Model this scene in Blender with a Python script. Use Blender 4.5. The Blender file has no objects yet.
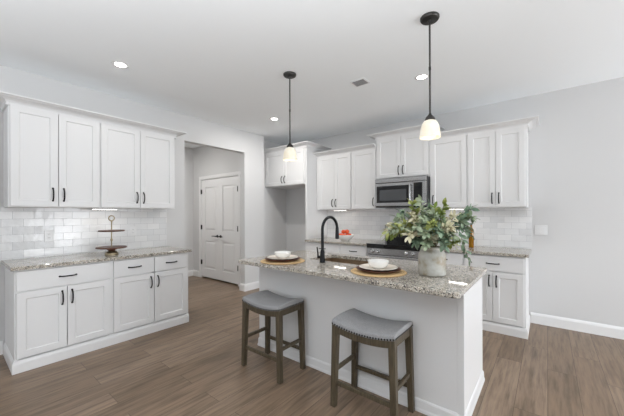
import bpy, bmesh, math, random
from mathutils import Vector, Matrix
R = math.radians
SC = bpy.context.scene
COL = SC.collection
random.seed(7)

# ------------------------------------------------------------------ camera
FPX, CY, YAW, ROLL, HC = 294.64, 214.057, R(38.598), R(-0.1736), 1.3274
def make_camera():
    F = Vector((-math.sin(YAW), math.cos(YAW), 0)); Rt = Vector((math.cos(YAW), math.sin(YAW), 0)); U = Vector((0, 0, 1))
    c, s = math.cos(ROLL), math.sin(ROLL)
    R2, U2 = Rt * c + U * s, U * c - Rt * s
    cd = bpy.data.cameras.new('camera'); cd.sensor_width = 36.0; cd.sensor_fit = 'HORIZONTAL'
    cd.lens = FPX * 36.0 / 624.0; cd.shift_y = (CY - 208.0) / 624.0; cd.clip_start = 0.05
    co = bpy.data.objects.new('camera', cd); COL.objects.link(co)
    m = Matrix((R2, U2, -F)).transposed().to_4x4(); m.translation = Vector((0, 0, HC)); co.matrix_world = m
    SC.camera = co
make_camera()

# ------------------------------------------------------------------ world, daylight, exposure
W = bpy.data.worlds.new('world'); SC.world = W; W.use_nodes = True
W.node_tree.nodes['Background'].inputs[0].default_value = (0.86, 0.93, 1.0, 1)
W.node_tree.nodes['Background'].inputs[1].default_value = 1.0
def area(name, loc, rot, sx, sy, power, col=(1, 1, 1), shape='RECTANGLE', spread=None, parent=None):
    d = bpy.data.lights.new(name, 'AREA'); d.shape = shape; d.size = sx
    if shape in ('RECTANGLE', 'ELLIPSE'): d.size_y = sy
    d.energy = power; d.color = col
    if spread: d.spread = spread
    o = bpy.data.objects.new(name, d); COL.objects.link(o); o.location = loc; o.rotation_euler = rot
    if parent: o.parent = parent
    return o
DAY = (.965, 1.0, 1.04)
# daylight through the great room windows: sky light, plus added upward lamps that brighten the ceiling
LW = dict(door=135, door_fill=108, rear_fill=55, flash=86, left_fill=20)
area('daylight_patio_door', (4.53, 2.9, 1.15), (0, R(62), 0), 2.0, 2.3, LW['door'], DAY)
area('ceiling_fill_patio_door', (4.42, 2.9, .8), (0, R(138), 0), 1.2, 2.3, LW['door_fill'], DAY)  # added lamp inside the opening, tilted up to brighten the ceiling
area('ceiling_fill_rear', (-0.2, -4.42, 1.0), (R(138), 0, 0), 5.4, 1.0, LW['rear_fill'], DAY)  # added lamp at the rear, aimed upward for a brighter ceiling
area('ceiling_bounce', (0.2, -0.4, 1.6), (R(180), 0, 0), 2.4, 2.4, LW['flash'], DAY)            # photographer's flash turned to the ceiling
area('ceiling_bounce', (-1.7, -1.0, 1.6), (R(180), 0, 0), 2.0, 2.0, LW['left_fill'], DAY)          # added upward lamp, brightens the left part of the ceiling
SC.view_settings.view_transform = 'Standard'; SC.view_settings.look = 'None'
SC.view_settings.exposure = 0.0; SC.view_settings.gamma = 1.0; SC.view_settings.use_curve_mapping = False
SC.cycles.max_bounces = 10; SC.cycles.diffuse_bounces = 7; SC.cycles.glossy_bounces = 4; SC.cycles.transmission_bounces = 6
SC.cycles.sample_clamp_indirect = 4.0
DOWNLIGHT_W, HALL_FILL_W, PENDANT_W, STRIP_W = 2.8, 20.0, 1.5, 0.35

# ------------------------------------------------------------------ helpers
def lin(c):
    c = c / 255.0
    return c / 12.92 if c <= 0.04045 else ((c + 0.055) / 1.055) ** 2.4
def rgb(r, g, b): return (lin(r), lin(g), lin(b), 1)
def mat(name, col=(.8, .8, .8, 1), rough=.5, metal=0., spec=.5, emit=None, estr=0., trans=0., ior=1.45, coat=0.):
    m = bpy.data.materials.new(name); m.use_nodes = True
    b = m.node_tree.nodes['Principled BSDF']
    b.inputs['Base Color'].default_value = col; b.inputs['Roughness'].default_value = rough
    b.inputs['Metallic'].default_value = metal; b.inputs['Specular IOR Level'].default_value = spec
    b.inputs['Transmission Weight'].default_value = trans; b.inputs['IOR'].default_value = ior
    b.inputs['Coat Weight'].default_value = coat
    if emit: b.inputs['Emission Color'].default_value = emit; b.inputs['Emission Strength'].default_value = estr
    return m
class G:                                   # tiny node-graph helper
    def __init__(s, m): s.m = m; s.t = m.node_tree; s.b = s.t.nodes['Principled BSDF']
    def n(s, typ, **kw):
        x = s.t.nodes.new(typ)
        for k, v in kw.items(): setattr(x, k, v)
        return x
    def l(s, a, b): s.t.links.new(a, b)
    def pos(s): return s.n('ShaderNodeNewGeometry').outputs['Position']
    def obj(s): return s.n('ShaderNodeTexCoord').outputs['Object']
    def mapping(s, src, scale=(1, 1, 1), loc=(0, 0, 0)):
        x = s.n('ShaderNodeMapping'); x.inputs['Scale'].default_value = scale; x.inputs['Location'].default_value = loc
        s.l(src, x.inputs['Vector']); return x.outputs['Vector']
    def noise(s, vec, scale, detail=3, rough=.55):
        x = s.n('ShaderNodeTexNoise'); x.inputs['Scale'].default_value = scale; x.inputs['Detail'].default_value = detail
        x.inputs['Roughness'].default_value = rough
        if vec is not None: s.l(vec, x.inputs['Vector'])
        return x
    def ramp(s, fac, stops, interp='LINEAR'):
        x = s.n('ShaderNodeValToRGB'); cr = x.color_ramp; cr.interpolation = interp
        while len(cr.elements) < len(stops): cr.elements.new(0.5)
        for e, (p, c) in zip(cr.elements, stops): e.position = p; e.color = c
        s.l(fac, x.inputs['Fac']); return x.outputs['Color']
    def mix(s, fac, a, b, mode='MIX'):
        x = s.n('ShaderNodeMix', data_type='RGBA', blend_type=mode)
        for sock, v in ((x.inputs[0], fac), (x.inputs[6], a), (x.inputs[7], b)):
            if isinstance(v, (int, float)): sock.default_value = v
            elif isinstance(v, tuple): sock.default_value = v
            else: s.l(v, sock)
        return x.outputs[2]
    def bump(s, h, strength, dist=.002):
        x = s.n('ShaderNodeBump'); x.inputs['Strength'].default_value = strength; x.inputs['Distance'].default_value = dist
        s.l(h, x.inputs['Height']); s.l(x.outputs['Normal'], s.b.inputs['Normal'])

def link(name, mesh, m, parent=None):
    o = bpy.data.objects.new(name, mesh); COL.objects.link(o)
    if m is not None: mesh.materials.append(m)
    if parent is not None: o.parent = parent
    return o
class MB:
    """collects shapes into one bmesh; build() links them as ONE mesh object"""
    def __init__(s): s.bm = bmesh.new()
    def _take(s, b2, M=None):
        me = bpy.data.meshes.new('t'); b2.to_mesh(me); b2.free()
        if M is not None: me.transform(M)
        s.bm.from_mesh(me); bpy.data.meshes.remove(me); return s
    def box(s, x0, x1, y0, y1, z0, z1, bev=0., seg=2, M=None):
        b = bmesh.new(); bmesh.ops.create_cube(b, size=1)
        for v in b.verts: v.co = Vector((x0 + (v.co.x + .5) * (x1 - x0), y0 + (v.co.y + .5) * (y1 - y0), z0 + (v.co.z + .5) * (z1 - z0)))
        if bev > 0: bmesh.ops.bevel(b, geom=b.edges[:], offset=bev, segments=seg, affect='EDGES', profile=.5)
        return s._take(b, M)
    def poly(s, verts, faces, M=None):
        b = bmesh.new(); vs = [b.verts.new(v) for v in verts]
        for f in faces: b.faces.new([vs[i] for i in f])
        return s._take(b, M)
    def lathe(s, prof, n=32, loc=(0, 0, 0), axis=None, cap=True):
        vs, fs = [], []
        for r, z in prof:
            for k in range(n):
                a = 2 * math.pi * k / n; vs.append((r * math.cos(a), r * math.sin(a), z))
        for i in range(len(prof) - 1):
            for k in range(n):
                fs.append((i * n + k, i * n + (k + 1) % n, (i + 1) * n + (k + 1) % n, (i + 1) * n + k))
        if cap:
            fs.append(tuple(range(n - 1, -1, -1))); fs.append(tuple((len(prof) - 1) * n + k for k in range(n)))
        M = Matrix.Translation(loc)
        if axis is not None: M = M @ Vector((0, 0, 1)).rotation_difference(Vector(axis)).to_matrix().to_4x4()
        return s.poly(vs, fs, M)
    def tube(s, pts, r, n=12, flat=1.0, up=None):
        pts = [Vector(p) for p in pts]; rs = r if isinstance(r, (list, tuple)) else [r] * len(pts)
        vs, fs = [], []; prev = None
        for i, p in enumerate(pts):
            t = (pts[min(i + 1, len(pts) - 1)] - pts[max(i - 1, 0)]).normalized()
            if prev is None:
                u = Vector(up) if up else (Vector((0, 0, 1)) if abs(t.z) < .9 else Vector((1, 0, 0)))
            else: u = prev
            u = (u - t * u.dot(t)).normalized(); w = t.cross(u); prev = u
            for k in range(n):
                a = 2 * math.pi * k / n; vs.append(p + (u * math.cos(a) * flat + w * math.sin(a)) * rs[i])
        for i in range(len(pts) - 1):
            for k in range(n):
                fs.append((i * n + k, i * n + (k + 1) % n, (i + 1) * n + (k + 1) % n, (i + 1) * n + k))
        fs.append(tuple(range(n - 1, -1, -1))); fs.append(tuple((len(pts) - 1) * n + k for k in range(n)))
        return s.poly(vs, fs)
    def beam(s, a, b, wa, da, wb=None, db=None, bev=.003):
        """tapered square-section bar from a to b; w along x, d along y"""
        wb = wb or wa; db = db or da; a, b = Vector(a), Vector(b); vs = []
        for p, w, d in ((a, wa, da), (b, wb, db)):
            for sx, sy in ((-1, -1), (1, -1), (1, 1), (-1, 1)): vs.append((p.x + sx * w / 2, p.y + sy * d / 2, p.z))
        q = bmesh.new(); v = [q.verts.new(c) for c in vs]
        for f in ((3, 2, 1, 0), (4, 5, 6, 7), (0, 1, 5, 4), (1, 2, 6, 5), (2, 3, 7, 6), (3, 0, 4, 7)): q.faces.new([v[i] for i in f])
        if bev: bmesh.ops.bevel(q, geom=q.edges[:], offset=bev, segments=2, affect='EDGES', profile=.5)
        return s._take(q)
    def sweep(s, prof, path, closed=False):
        """profile [(out, z)] along plan path [(x, y)]; out is to the right of travel, corners mitred"""
        P = [Vector((p[0], p[1])) for p in path]; n = len(P); k = len(prof); vs, fs = [], []
        for i in range(n):
            d0 = (P[i] - P[i - 1]).normalized() if (i > 0 or closed) else None
            d1 = (P[(i + 1) % n] - P[i]).normalized() if (i < n - 1 or closed) else None
            n0 = Vector((d0.y, -d0.x)) if d0 else None; n1 = Vector((d1.y, -d1.x)) if d1 else None
            if n0 is None: m = n1
            elif n1 is None: m = n0
            else: m = (n0 + n1); m = m / (m.dot(n0))
            for o, z in prof: vs.append((P[i].x + m.x * o, P[i].y + m.y * o, z))
        for i in range(n if closed else n - 1):
            for j in range(k):
                a, b = i * k + j, i * k + (j + 1) % k; c, d = ((i + 1) % n) * k + (j + 1) % k, ((i + 1) % n) * k + j
                fs.append((a, b, c, d))
        if not closed: fs.append(tuple(range(k - 1, -1, -1))); fs.append(tuple((n - 1) * k + j for j in range(k)))
        return s.poly(vs, fs)
    def build(s, name, m, parent=None, smooth=False, angle=40):
        bmesh.ops.recalc_face_normals(s.bm, faces=s.bm.faces[:])
        if smooth:
            lim = R(angle)
            for f in s.bm.faces: f.smooth = True
            for e in s.bm.edges:
                if len(e.link_faces) == 2 and e.calc_face_angle(0) > lim: e.smooth = False
        me = bpy.data.meshes.new(name); s.bm.to_mesh(me); s.bm.free()
        return link(name, me, m, parent)

def tag(o, label=None, cat=None, group=None, kind=None):
    if label: o['label'] = label
    if cat: o['category'] = cat
    if group: o['group'] = group
    if kind: o['kind'] = kind
    return o
def empty(name, loc, rz=0., label=None, cat=None, group=None, kind=None):
    o = bpy.data.objects.new(name, None); COL.objects.link(o); o.location = loc; o.rotation_euler = (0, 0, rz)
    o.empty_display_size = .05
    return tag(o, label, cat, group, kind)
def copy_tree(o, parent=None):
    c = o.copy(); COL.objects.link(c)
    if parent is not None: c.parent = parent
    for ch in list(o.children): copy_tree(ch, c)
    return c

# ------------------------------------------------------------------ materials
M = {}
M['cab'] = mat('cabinet_paint', rgb(224, 224, 224), .38)
M['trimw'] = mat('trim_paint', rgb(232, 232, 232), .35)
def wallpaint(name, c):
    m = mat(name, c, .85, spec=.25); g = G(m); n = g.noise(g.pos(), 90, 3); g.bump(n.outputs['Fac'], .04, .002); return m
M['wall'] = wallpaint('wall_paint', rgb(210, 210, 210))
M['ceil'] = wallpaint('ceiling_paint', rgb(245, 248, 250))
M['dark'] = mat('oil_rubbed_bronze', rgb(38, 36, 36), .35, .7)
M['black'] = mat('matte_black_metal', rgb(30, 31, 33), .38, .5)
M['pend'] = mat('pendant_metal', rgb(62, 60, 58), .4, .6)
M['plast'] = mat('white_plastic', rgb(226, 226, 226), .3); M['ventg'] = mat('vent_grey', rgb(165, 165, 165), .5); M['ventd'] = mat('vent_dark', rgb(120, 120, 120), .6)
M['slot'] = mat('socket_slot', rgb(90, 90, 90), .6)
M['cer'] = mat('white_ceramic', rgb(240, 239, 236), .15, coat=.3)
M['plate'] = mat('warm_lit_stoneware', rgb(236, 227, 214), .2, coat=.2)  # cream tint stands in for warm pendant light on white plates
M['bglass'] = mat('black_glass', rgb(9, 9, 10), .06, spec=.6)
M['window_glass'] = mat('oven_window_glass', rgb(74, 76, 78), .14, spec=.6)
M['wglass'] = mat('window_pane_glass', (1, 1, 1, 1), .02, trans=1.0)
def steel():
    m = mat('stainless_steel', rgb(160, 160, 160), .24, 1.); g = G(m)
    n = g.noise(g.mapping(g.obj(), (3, 3, 160)), 6, 3)
    c = g.ramp(n.outputs['Fac'], [(.3, rgb(158, 158, 158)), (.7, rgb(190, 190, 190))]); g.l(c, g.b.inputs['Base Color']); return m
M['steel'] = steel(); M['chrome'] = mat('bright_metal', rgb(214, 214, 214), .22, 1.)
def sinkm():
    m = mat('brushed_sink_steel', rgb(150, 128, 104), .42, .75); g = G(m)
    n = g.noise(g.mapping(g.obj(), (30, 30, 90)), 4, 4)
    g.l(g.ramp(n.outputs['Fac'], [(.3, rgb(128, 104, 80)), (.7, rgb(176, 156, 130))]), g.b.inputs['Base Color']); return m
M['sink'] = sinkm()
def floorm():
    m = mat('vinyl_planks', rough=.36, spec=.45); g = G(m)
    sep = g.n('ShaderNodeSeparateXYZ'); g.l(g.pos(), sep.inputs[0])
    cmb = g.n('ShaderNodeCombineXYZ'); g.l(sep.outputs['Y'], cmb.inputs['X']); g.l(sep.outputs['X'], cmb.inputs['Y'])
    br = g.n('ShaderNodeTexBrick'); br.offset = .37; br.offset_frequency = 2
    br.inputs['Scale'].default_value = 1.; br.inputs['Brick Width'].default_value = 1.22; br.inputs['Row Height'].default_value = .182
    br.inputs['Mortar Size'].default_value = .0013; br.inputs['Mortar Smooth'].default_value = .2; br.inputs['Bias'].default_value = 0.
    br.inputs['Color1'].default_value = (0, 0, 0, 1); br.inputs['Color2'].default_value = (1, 1, 1, 1); br.inputs['Mortar'].default_value = (.5, .5, .5, 1)
    g.l(cmb.outputs[0], br.inputs['Vector'])
    base = g.ramp(br.outputs['Color'], [(0, rgb(120, 101, 82)), (.35, rgb(128, 108, 89)), (.7, rgb(134, 114, 95)), (1, rgb(142, 122, 103))])
    off = g.n('ShaderNodeVectorMath', operation='SCALE'); off.inputs['Scale'].default_value = 37.; g.l(br.outputs['Color'], off.inputs[0])
    ad = g.n('ShaderNodeVectorMath', operation='ADD'); g.l(g.pos(), ad.inputs[0]); g.l(off.outputs[0], ad.inputs[1])
    n1 = g.noise(g.mapping(ad.outputs[0], (26, 1.6, 1)), 1.6, 6, .62)
    grain = g.ramp(n1.outputs['Fac'], [(.28, (.42, .40, .38, 1)), (.5, (.94, .94, .94, 1)), (.75, (1.26, 1.24, 1.22, 1))])
    c = g.mix(.9, base, grain, 'MULTIPLY')
    n2 = g.noise(g.mapping(ad.outputs[0], (6, .9, 1)), 2.2, 3)
    kn = g.ramp(n2.outputs['Fac'], [(.34, (.62, .6, .58, 1)), (.5, (1, 1, 1, 1))])
    c = g.mix(.7, c, kn, 'MULTIPLY')
    c = g.mix(br.outputs['Fac'], c, rgb(52, 42, 36)); g.l(c, g.b.inputs['Base Color'])
    g.bump(n1.outputs['Fac'], .12, .002); return m
M['floor'] = floorm()
def tilem(name, axis):
    m = mat(name, rough=.16, spec=.5); g = G(m)
    sep = g.n('ShaderNodeSeparateXYZ'); g.l(g.pos(), sep.inputs[0])
    cmb = g.n('ShaderNodeCombineXYZ'); g.l(sep.outputs[axis], cmb.inputs['X']); g.l(sep.outputs['Z'], cmb.inputs['Y'])
    br = g.n('ShaderNodeTexBrick'); br.offset = .5; br.offset_frequency = 2
    br.inputs['Scale'].default_value = 1.; br.inputs['Brick Width'].default_value = .1545; br.inputs['Row Height'].default_value = .0762
    br.inputs['Mortar Size'].default_value = .0016; br.inputs['Mortar Smooth'].default_value = .1; br.inputs['Bias'].default_value = 0.
    br.inputs['Color1'].default_value = (0, 0, 0, 1); br.inputs['Color2'].default_value = (1, 1, 1, 1); br.inputs['Mortar'].default_value = (.5, .5, .5, 1)
    g.l(g.mapping(cmb.outputs[0], (1, 1, 1), (-.112, .0084, 0)), br.inputs['Vector'])
    t = g.ramp(br.outputs['Color'], [(0, rgb(217, 218, 219)), (1, rgb(230, 230, 230))])  # lighter tiles stand in for window reflections
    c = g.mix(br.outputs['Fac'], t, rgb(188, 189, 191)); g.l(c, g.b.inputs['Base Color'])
    # every tile is set a little out of plane: random tilt from the tile's own value
    nz = g.noise(g.pos(), 9, 2); mm = g.n('ShaderNodeMath', operation='MULTIPLY_ADD'); mm.inputs[1].default_value = -1.; mm.inputs[2].default_value = 1.
    g.l(br.outputs['Fac'], mm.inputs[0])
    bp = g.n('ShaderNodeBump'); bp.inputs['Strength'].default_value = .35; bp.inputs['Distance'].default_value = .002; g.l(mm.outputs[0], bp.inputs['Height'])
    bp2 = g.n('ShaderNodeBump'); bp2.inputs['Strength'].default_value = .25; bp2.inputs['Distance'].default_value = .012; g.l(nz.outputs['Fac'], bp2.inputs['Height'])
    g.l(bp.outputs['Normal'], bp2.inputs['Normal'])
    vm = g.n('ShaderNodeVectorMath', operation='SUBTRACT'); g.l(br.outputs['Color'], vm.inputs[0]); vm.inputs[1].default_value = (.5, .5, .5)
    sc = g.n('ShaderNodeVectorMath', operation='MULTIPLY'); g.l(vm.outputs[0], sc.inputs[0]); sc.inputs[1].default_value = (.05, .05, .03)
    av = g.n('ShaderNodeVectorMath', operation='ADD'); g.l(bp2.outputs['Normal'], av.inputs[0]); g.l(sc.outputs[0], av.inputs[1])
    nv = g.n('ShaderNodeVectorMath', operation='NORMALIZE'); g.l(av.outputs[0], nv.inputs[0]); g.l(nv.outputs[0], g.b.inputs['Normal'])
    rr = g.n('ShaderNodeMath', operation='MULTIPLY_ADD'); rr.inputs[1].default_value = .5; rr.inputs[2].default_value = .16
    g.l(br.outputs['Fac'], rr.inputs[0]); g.l(rr.outputs[0], g.b.inputs['Roughness']); return m
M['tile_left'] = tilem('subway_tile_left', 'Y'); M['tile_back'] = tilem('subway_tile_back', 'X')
def granite():
    m = mat('granite', rough=.045, spec=.5); g = G(m)
    v = g.n('ShaderNodeTexVoronoi'); v.inputs['Scale'].default_value = 175; g.l(g.pos(), v.inputs['Vector'])
    sp = g.n('ShaderNodeSeparateColor'); g.l(v.outputs['Color'], sp.inputs[0])
    n = g.noise(g.pos(), 30, 3); ad = g.n('ShaderNodeMath', operation='MULTIPLY_ADD'); ad.inputs[1].default_value = .55; g.l(n.outputs['Fac'], ad.inputs[0])
    m2 = g.n('ShaderNodeMath', operation='MULTIPLY_ADD'); m2.inputs[1].default_value = .72; m2.inputs[2].default_value = -.14; g.l(sp.outputs[0], m2.inputs[0]); g.l(m2.outputs[0], ad.inputs[2])
    c = g.ramp(ad.outputs[0], [(0, rgb(44, 43, 43)), (.17, rgb(94, 92, 90)), (.27, rgb(146, 140, 132)), (.42, rgb(174, 166, 153)), (.58, rgb(192, 184, 170)), (.74, rgb(210, 205, 196)), (.86, rgb(228, 225, 221))], 'CONSTANT')
    g.l(c, g.b.inputs['Base Color']); return m
M['granite'] = granite()
def wood(name, a, b, scale=(8, 8, 60), rough=.5):
    m = mat(name, rough=rough); g = G(m); n = g.noise(g.mapping(g.obj(), scale), 1.5, 5, .6)
    g.l(g.ramp(n.outputs['Fac'], [(.3, a), (.7, b)]), g.b.inputs['Base Color']); return m
M['stoolwood'] = wood('weathered_grey_wood', rgb(60, 51, 38), rgb(97, 87, 69), (60, 60, 5))
M['darkwood'] = wood('dark_brown_wood', rgb(70, 38, 22), rgb(108, 64, 40), (30, 4, 30), .5)
M['ringwood'] = wood('wood_disc', rgb(70, 46, 38), rgb(112, 80, 66), (30, 4, 30), .45)
def fabric():
    m = mat('grey_upholstery', rough=.75, spec=.3); g = G(m)
    n = g.noise(g.obj(), 260, 2); n2 = g.noise(g.obj(), 14, 3)
    c = g.ramp(n.outputs['Fac'], [(.3, rgb(132, 132, 133)), (.7, rgb(164, 164, 165))])
    c = g.mix(.5, c, g.ramp(n2.outputs['Fac'], [(.3, (.86, .86, .86, 1)), (.7, (1.08, 1.08, 1.08, 1))]), 'MULTIPLY')
    g.l(c, g.b.inputs['Base Color']); g.bump(n.outputs['Fac'], .25, .001); return m
M['fabric'] = fabric()
M['nail'] = mat('dark_nailheads', rgb(46, 43, 42), .3, .85)
def woven():
    m = mat('woven_straw', rough=.75); g = G(m)
    w = g.n('ShaderNodeTexWave', wave_type='RINGS', rings_direction='Z'); w.inputs['Scale'].default_value = 28; w.inputs['Distortion'].default_value = 1.2
    w.inputs['Detail'].default_value = 2; w.inputs['Detail Scale'].default_value = 12; g.l(g.obj(), w.inputs['Vector'])
    g.l(g.ramp(w.outputs['Fac'], [(.1, rgb(178, 142, 92)), (.6, rgb(224, 194, 146))]), g.b.inputs['Base Color']); g.bump(w.outputs['Fac'], .6, .003); return m
M['woven'] = woven()
def vasem():
    m = mat('stoneware_glaze', rough=.42); g = G(m)
    n = g.noise(g.obj(), 14, 4); g.l(g.ramp(n.outputs['Fac'], [(.34, rgb(142, 131, 110)), (.5, rgb(168, 165, 155)), (.66, rgb(182, 182, 177))]), g.b.inputs['Base Color']); return m
M['vase'] = vasem()
def leafm(name, a, b):
    m = mat(name, rough=.6, spec=.3); g = G(m); n = g.noise(g.obj(), 11, 3)
    g.l(g.ramp(n.outputs['Fac'], [(.35, a), (.65, b)]), g.b.inputs['Base Color'])
    g.b.inputs['Subsurface Weight'].default_value = 0.; return m
M['leaf1'] = leafm('eucalyptus_grey_green', rgb(126, 144, 112), rgb(182, 192, 166))
M['leaf2'] = leafm('olive_green', rgb(112, 130, 60), rgb(184, 188, 118))
M['leaf3'] = leafm('pale_cream_leaf', rgb(196, 192, 160), rgb(228, 222, 200))
M['leaf4'] = leafm('blue_green', rgb(92, 118, 98), rgb(152, 170, 144))
M['stem'] = mat('plant_stem', rgb(112, 104, 74), .7)
M['fruit'] = mat('red_orange_fruit', rgb(230, 98, 58), .28)
M['fstem'] = mat('fruit_stem', rgb(70, 84, 40), .7)
M['gold'] = mat('aged_brass', rgb(172, 158, 130), .35, .9)
M['amber'] = mat('amber_oil_glass', rgb(150, 104, 14), .12, trans=.25, spec=.6)
M['bcap'] = mat('bottle_cap', rgb(40, 36, 30), .4)
M['lamp'] = mat('downlight_lens', (1, 1, 1, 1), .5, emit=(1, .97, .92, 1), estr=14.)
M['led'] = mat('led_diffuser', (1, 1, 1, 1), .5, emit=(1, .96, .9, 1), estr=5.)
M['bulb'] = mat('frosted_bulb', (1, 1, 1, 1), .5, emit=(1, .86, .62, 1), estr=2.5)
def alab():
    m = mat('alabaster_glass', rgb(220, 213, 196), .3, emit=(1, 1, 1, 1), estr=.30); g = G(m)
    n = g.noise(g.obj(), 22, 4); g.l(g.ramp(n.outputs['Fac'], [(.35, rgb(236, 222, 192)), (.62, rgb(255, 250, 238))]), g.b.inputs['Emission Color']); return m
M['alab'] = alab()
M['display'] = mat('clock_display', rgb(14, 20, 22), .1)
M['burner'] = mat('burner_ring_print', rgb(46, 46, 48), .2)

# ------------------------------------------------------------------ setting
XL, YB, ZC = -4.071, 4.468, 2.76
XR, YR = 4.55, -4.55                     # right-hand and rear walls of the great room
HX, HY, HY0 = -6.02, 3.40, 0.6           # hall: far wall, door wall, near end
T = .115
def structure(mb, name, m, label, cat, parent=None):
    o = mb.build(name, m, parent); return tag(o, label, cat, kind='structure')
structure(MB().box(HX - T, XR + T, YR - T, YB + T, -.06, 0), 'floor', M['floor'], 'brown wood plank floor running through kitchen and hall', 'floor')
structure(MB().box(HX - T, XR + T, YR - T, YB + T, ZC, ZC + .1), 'ceiling', M['ceil'], 'flat pale grey-white ceiling over the kitchen', 'ceiling')
OY0, OY1, OZ = 2.167, 3.242, 2.392       # cased-less opening into the hall
wl = MB().box(XL - T, XL, YR - T, OY0, 0, ZC).box(XL - T, XL, OY0, OY1, OZ, ZC).box(XL - T, XL, OY1, 3.69, 0, ZC)
wl.box(-4.25 - T, XL - T, 3.575, 3.69, 0, ZC).box(-4.25 - T, -4.25, 3.69, YB, 0, ZC)
structure(wl, 'wall_left', M['wall'], 'left kitchen wall with tall opening into the hall', 'wall')
structure(MB().box(-4.25 - T, XR + T, YB, YB + T, 0, ZC), 'wall_back', M['wall'], 'back kitchen wall behind range and right-hand bare stretch', 'wall')
wr = MB().box(XR, XR + T, YR, -2.0, 0, ZC).box(XR, XR + T, 4.1, YB, 0, ZC).box(XR, XR + T, 1.0, 1.7, 0, ZC)
wr.box(XR, XR + T, -2.0, 1.0, 0, .3).box(XR, XR + T, -2.0, 1.0, 2.4, ZC).box(XR, XR + T, 1.7, 4.1, 2.2, ZC)
structure(wr, 'wall_right', M['wall'], 'right great room wall with window and patio door openings', 'wall')
wq = MB().box(XL - T, -2.95, YR - T, YR, 0, ZC).box(2.55, XR + T, YR - T, YR, 0, ZC).box(-2.95, 2.55, YR - T, YR, 0, .25).box(-2.95, 2.55, YR - T, YR, 2.45, ZC).box(-.25, -.15, YR - T, YR, .25, 2.45)
structure(wq, 'wall_rear', M['wall'], 'rear great room wall with two wide window openings', 'wall')
structure(MB().box(HX - T, HX, HY0, HY + T, 0, ZC), 'wall_hall_far', M['wall'], 'far wall of the hall seen through the opening', 'wall')
DX0, DX1, DZ = -5.695, -4.462, 2.045     # double door in the hall
wh = MB().box(HX, DX0 - .02, HY, HY + T, 0, ZC).box(DX1 + .02, XL - T, HY, HY + T, 0, ZC).box(DX0 - .02, DX1 + .02, HY, HY + T, DZ + .012, ZC)
structure(wh, 'wall_hall_back', M['wall'], 'hall wall around the white double door', 'wall')
structure(MB().box(HX - T, XL - T, HY0 - T, HY0, 0, ZC), 'wall_hall_near', M['wall'], 'near end wall of the hall', 'wall')

structure(MB().box(HX - T, HX, HY + T, YB + T, 0, ZC).box(HX, -4.25 - T, YB, YB + T, 0, ZC), 'wall_closet_block', M['wall'], 'unseen closet walls added to darken the gap under the hall double door', 'wall')  # unseen walls, added to keep light out of the door gap
BASEP = [(0, 0), (.016, 0), (.016, .098), (.012, .112), (.006, .125), (0, .125)]
structure(MB().sweep(BASEP, [(-.160, YB), (XR, YB)][::-1] if False else [(-.160, YB), (XR, YB)]), 'baseboard_back', M['trimw'], 'white baseboard along the bare back wall right of the cabinets', 'baseboard')
structure(MB().sweep(BASEP, [(XL, YR), (XL, .355)]), 'baseboard_left', M['trimw'], 'white baseboard on left wall before the cabinets', 'baseboard')
structure(MB().sweep(BASEP, [(XL, 1.90), (XL, OY0), (XL - T, OY0)]), 'baseboard_left_near', M['trimw'], 'short white baseboard between left cabinets and hall opening', 'baseboard')
structure(MB().sweep(BASEP, [(XL - T, HY), (XL - T, OY1), (XL, OY1), (XL, 3.69), (-4.25, 3.69), (-4.25, YB), (-3.22, YB)]), 'baseboard_left_far', M['trimw'], 'white baseboard around wall end beside the hall opening', 'baseboard')
structure(MB().sweep(BASEP, [(HX, HY0), (HX, HY), (DX0 - .085, HY)]), 'baseboard_hall', M['trimw'], 'white baseboard in the hall left of double door', 'baseboard')
structure(MB().sweep(BASEP, [(XR, 1.7), (XR, YR)]), 'baseboard_right', M['trimw'], 'white baseboard along right great room wall', 'baseboard')
structure(MB().sweep(BASEP, [(XR, YR), (XL, YR)]), 'baseboard_rear', M['trimw'], 'white baseboard along rear great room wall', 'baseboard')

# windows of the great room (outside the frame; the daylight comes through them)
def window(name, label, c, rz, w, h):
    o = empty(name, c, rz, label, 'window', kind='structure')
    f = MB()
    for x0, x1, z0, z1 in ((0, .06, 0, h), (w - .06, w, 0, h), (.06, w - .06, 0, .06), (.06, w - .06, h - .06, h), (.06, w - .06, h / 2 - .025, h / 2 + .025)):
        f.box(x0, x1, .02, .08, z0, z1, .004)
    f.build('window_frame', M['trimw'], o)
    MB().box(.06, w - .06, .045, .051, .06, h - .06).build('pane', M['wglass'], o)
window('window_1', 'glazed patio door in right wall nearer the kitchen', (XR, 4.1, .0), R(-90), 2.4, 2.2)
window('window_2', 'great room window in right wall farther from kitchen', (XR, 1.0, .3), R(-90), 3.0, 2.1)
window('window_3', 'rear great room window nearer the left wall', (-.25, YR, .25), R(180), 2.7, 2.2)
window('window_4', 'rear great room window nearer the right wall', (2.55, YR, .25), R(180), 2.7, 2.2)

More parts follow.
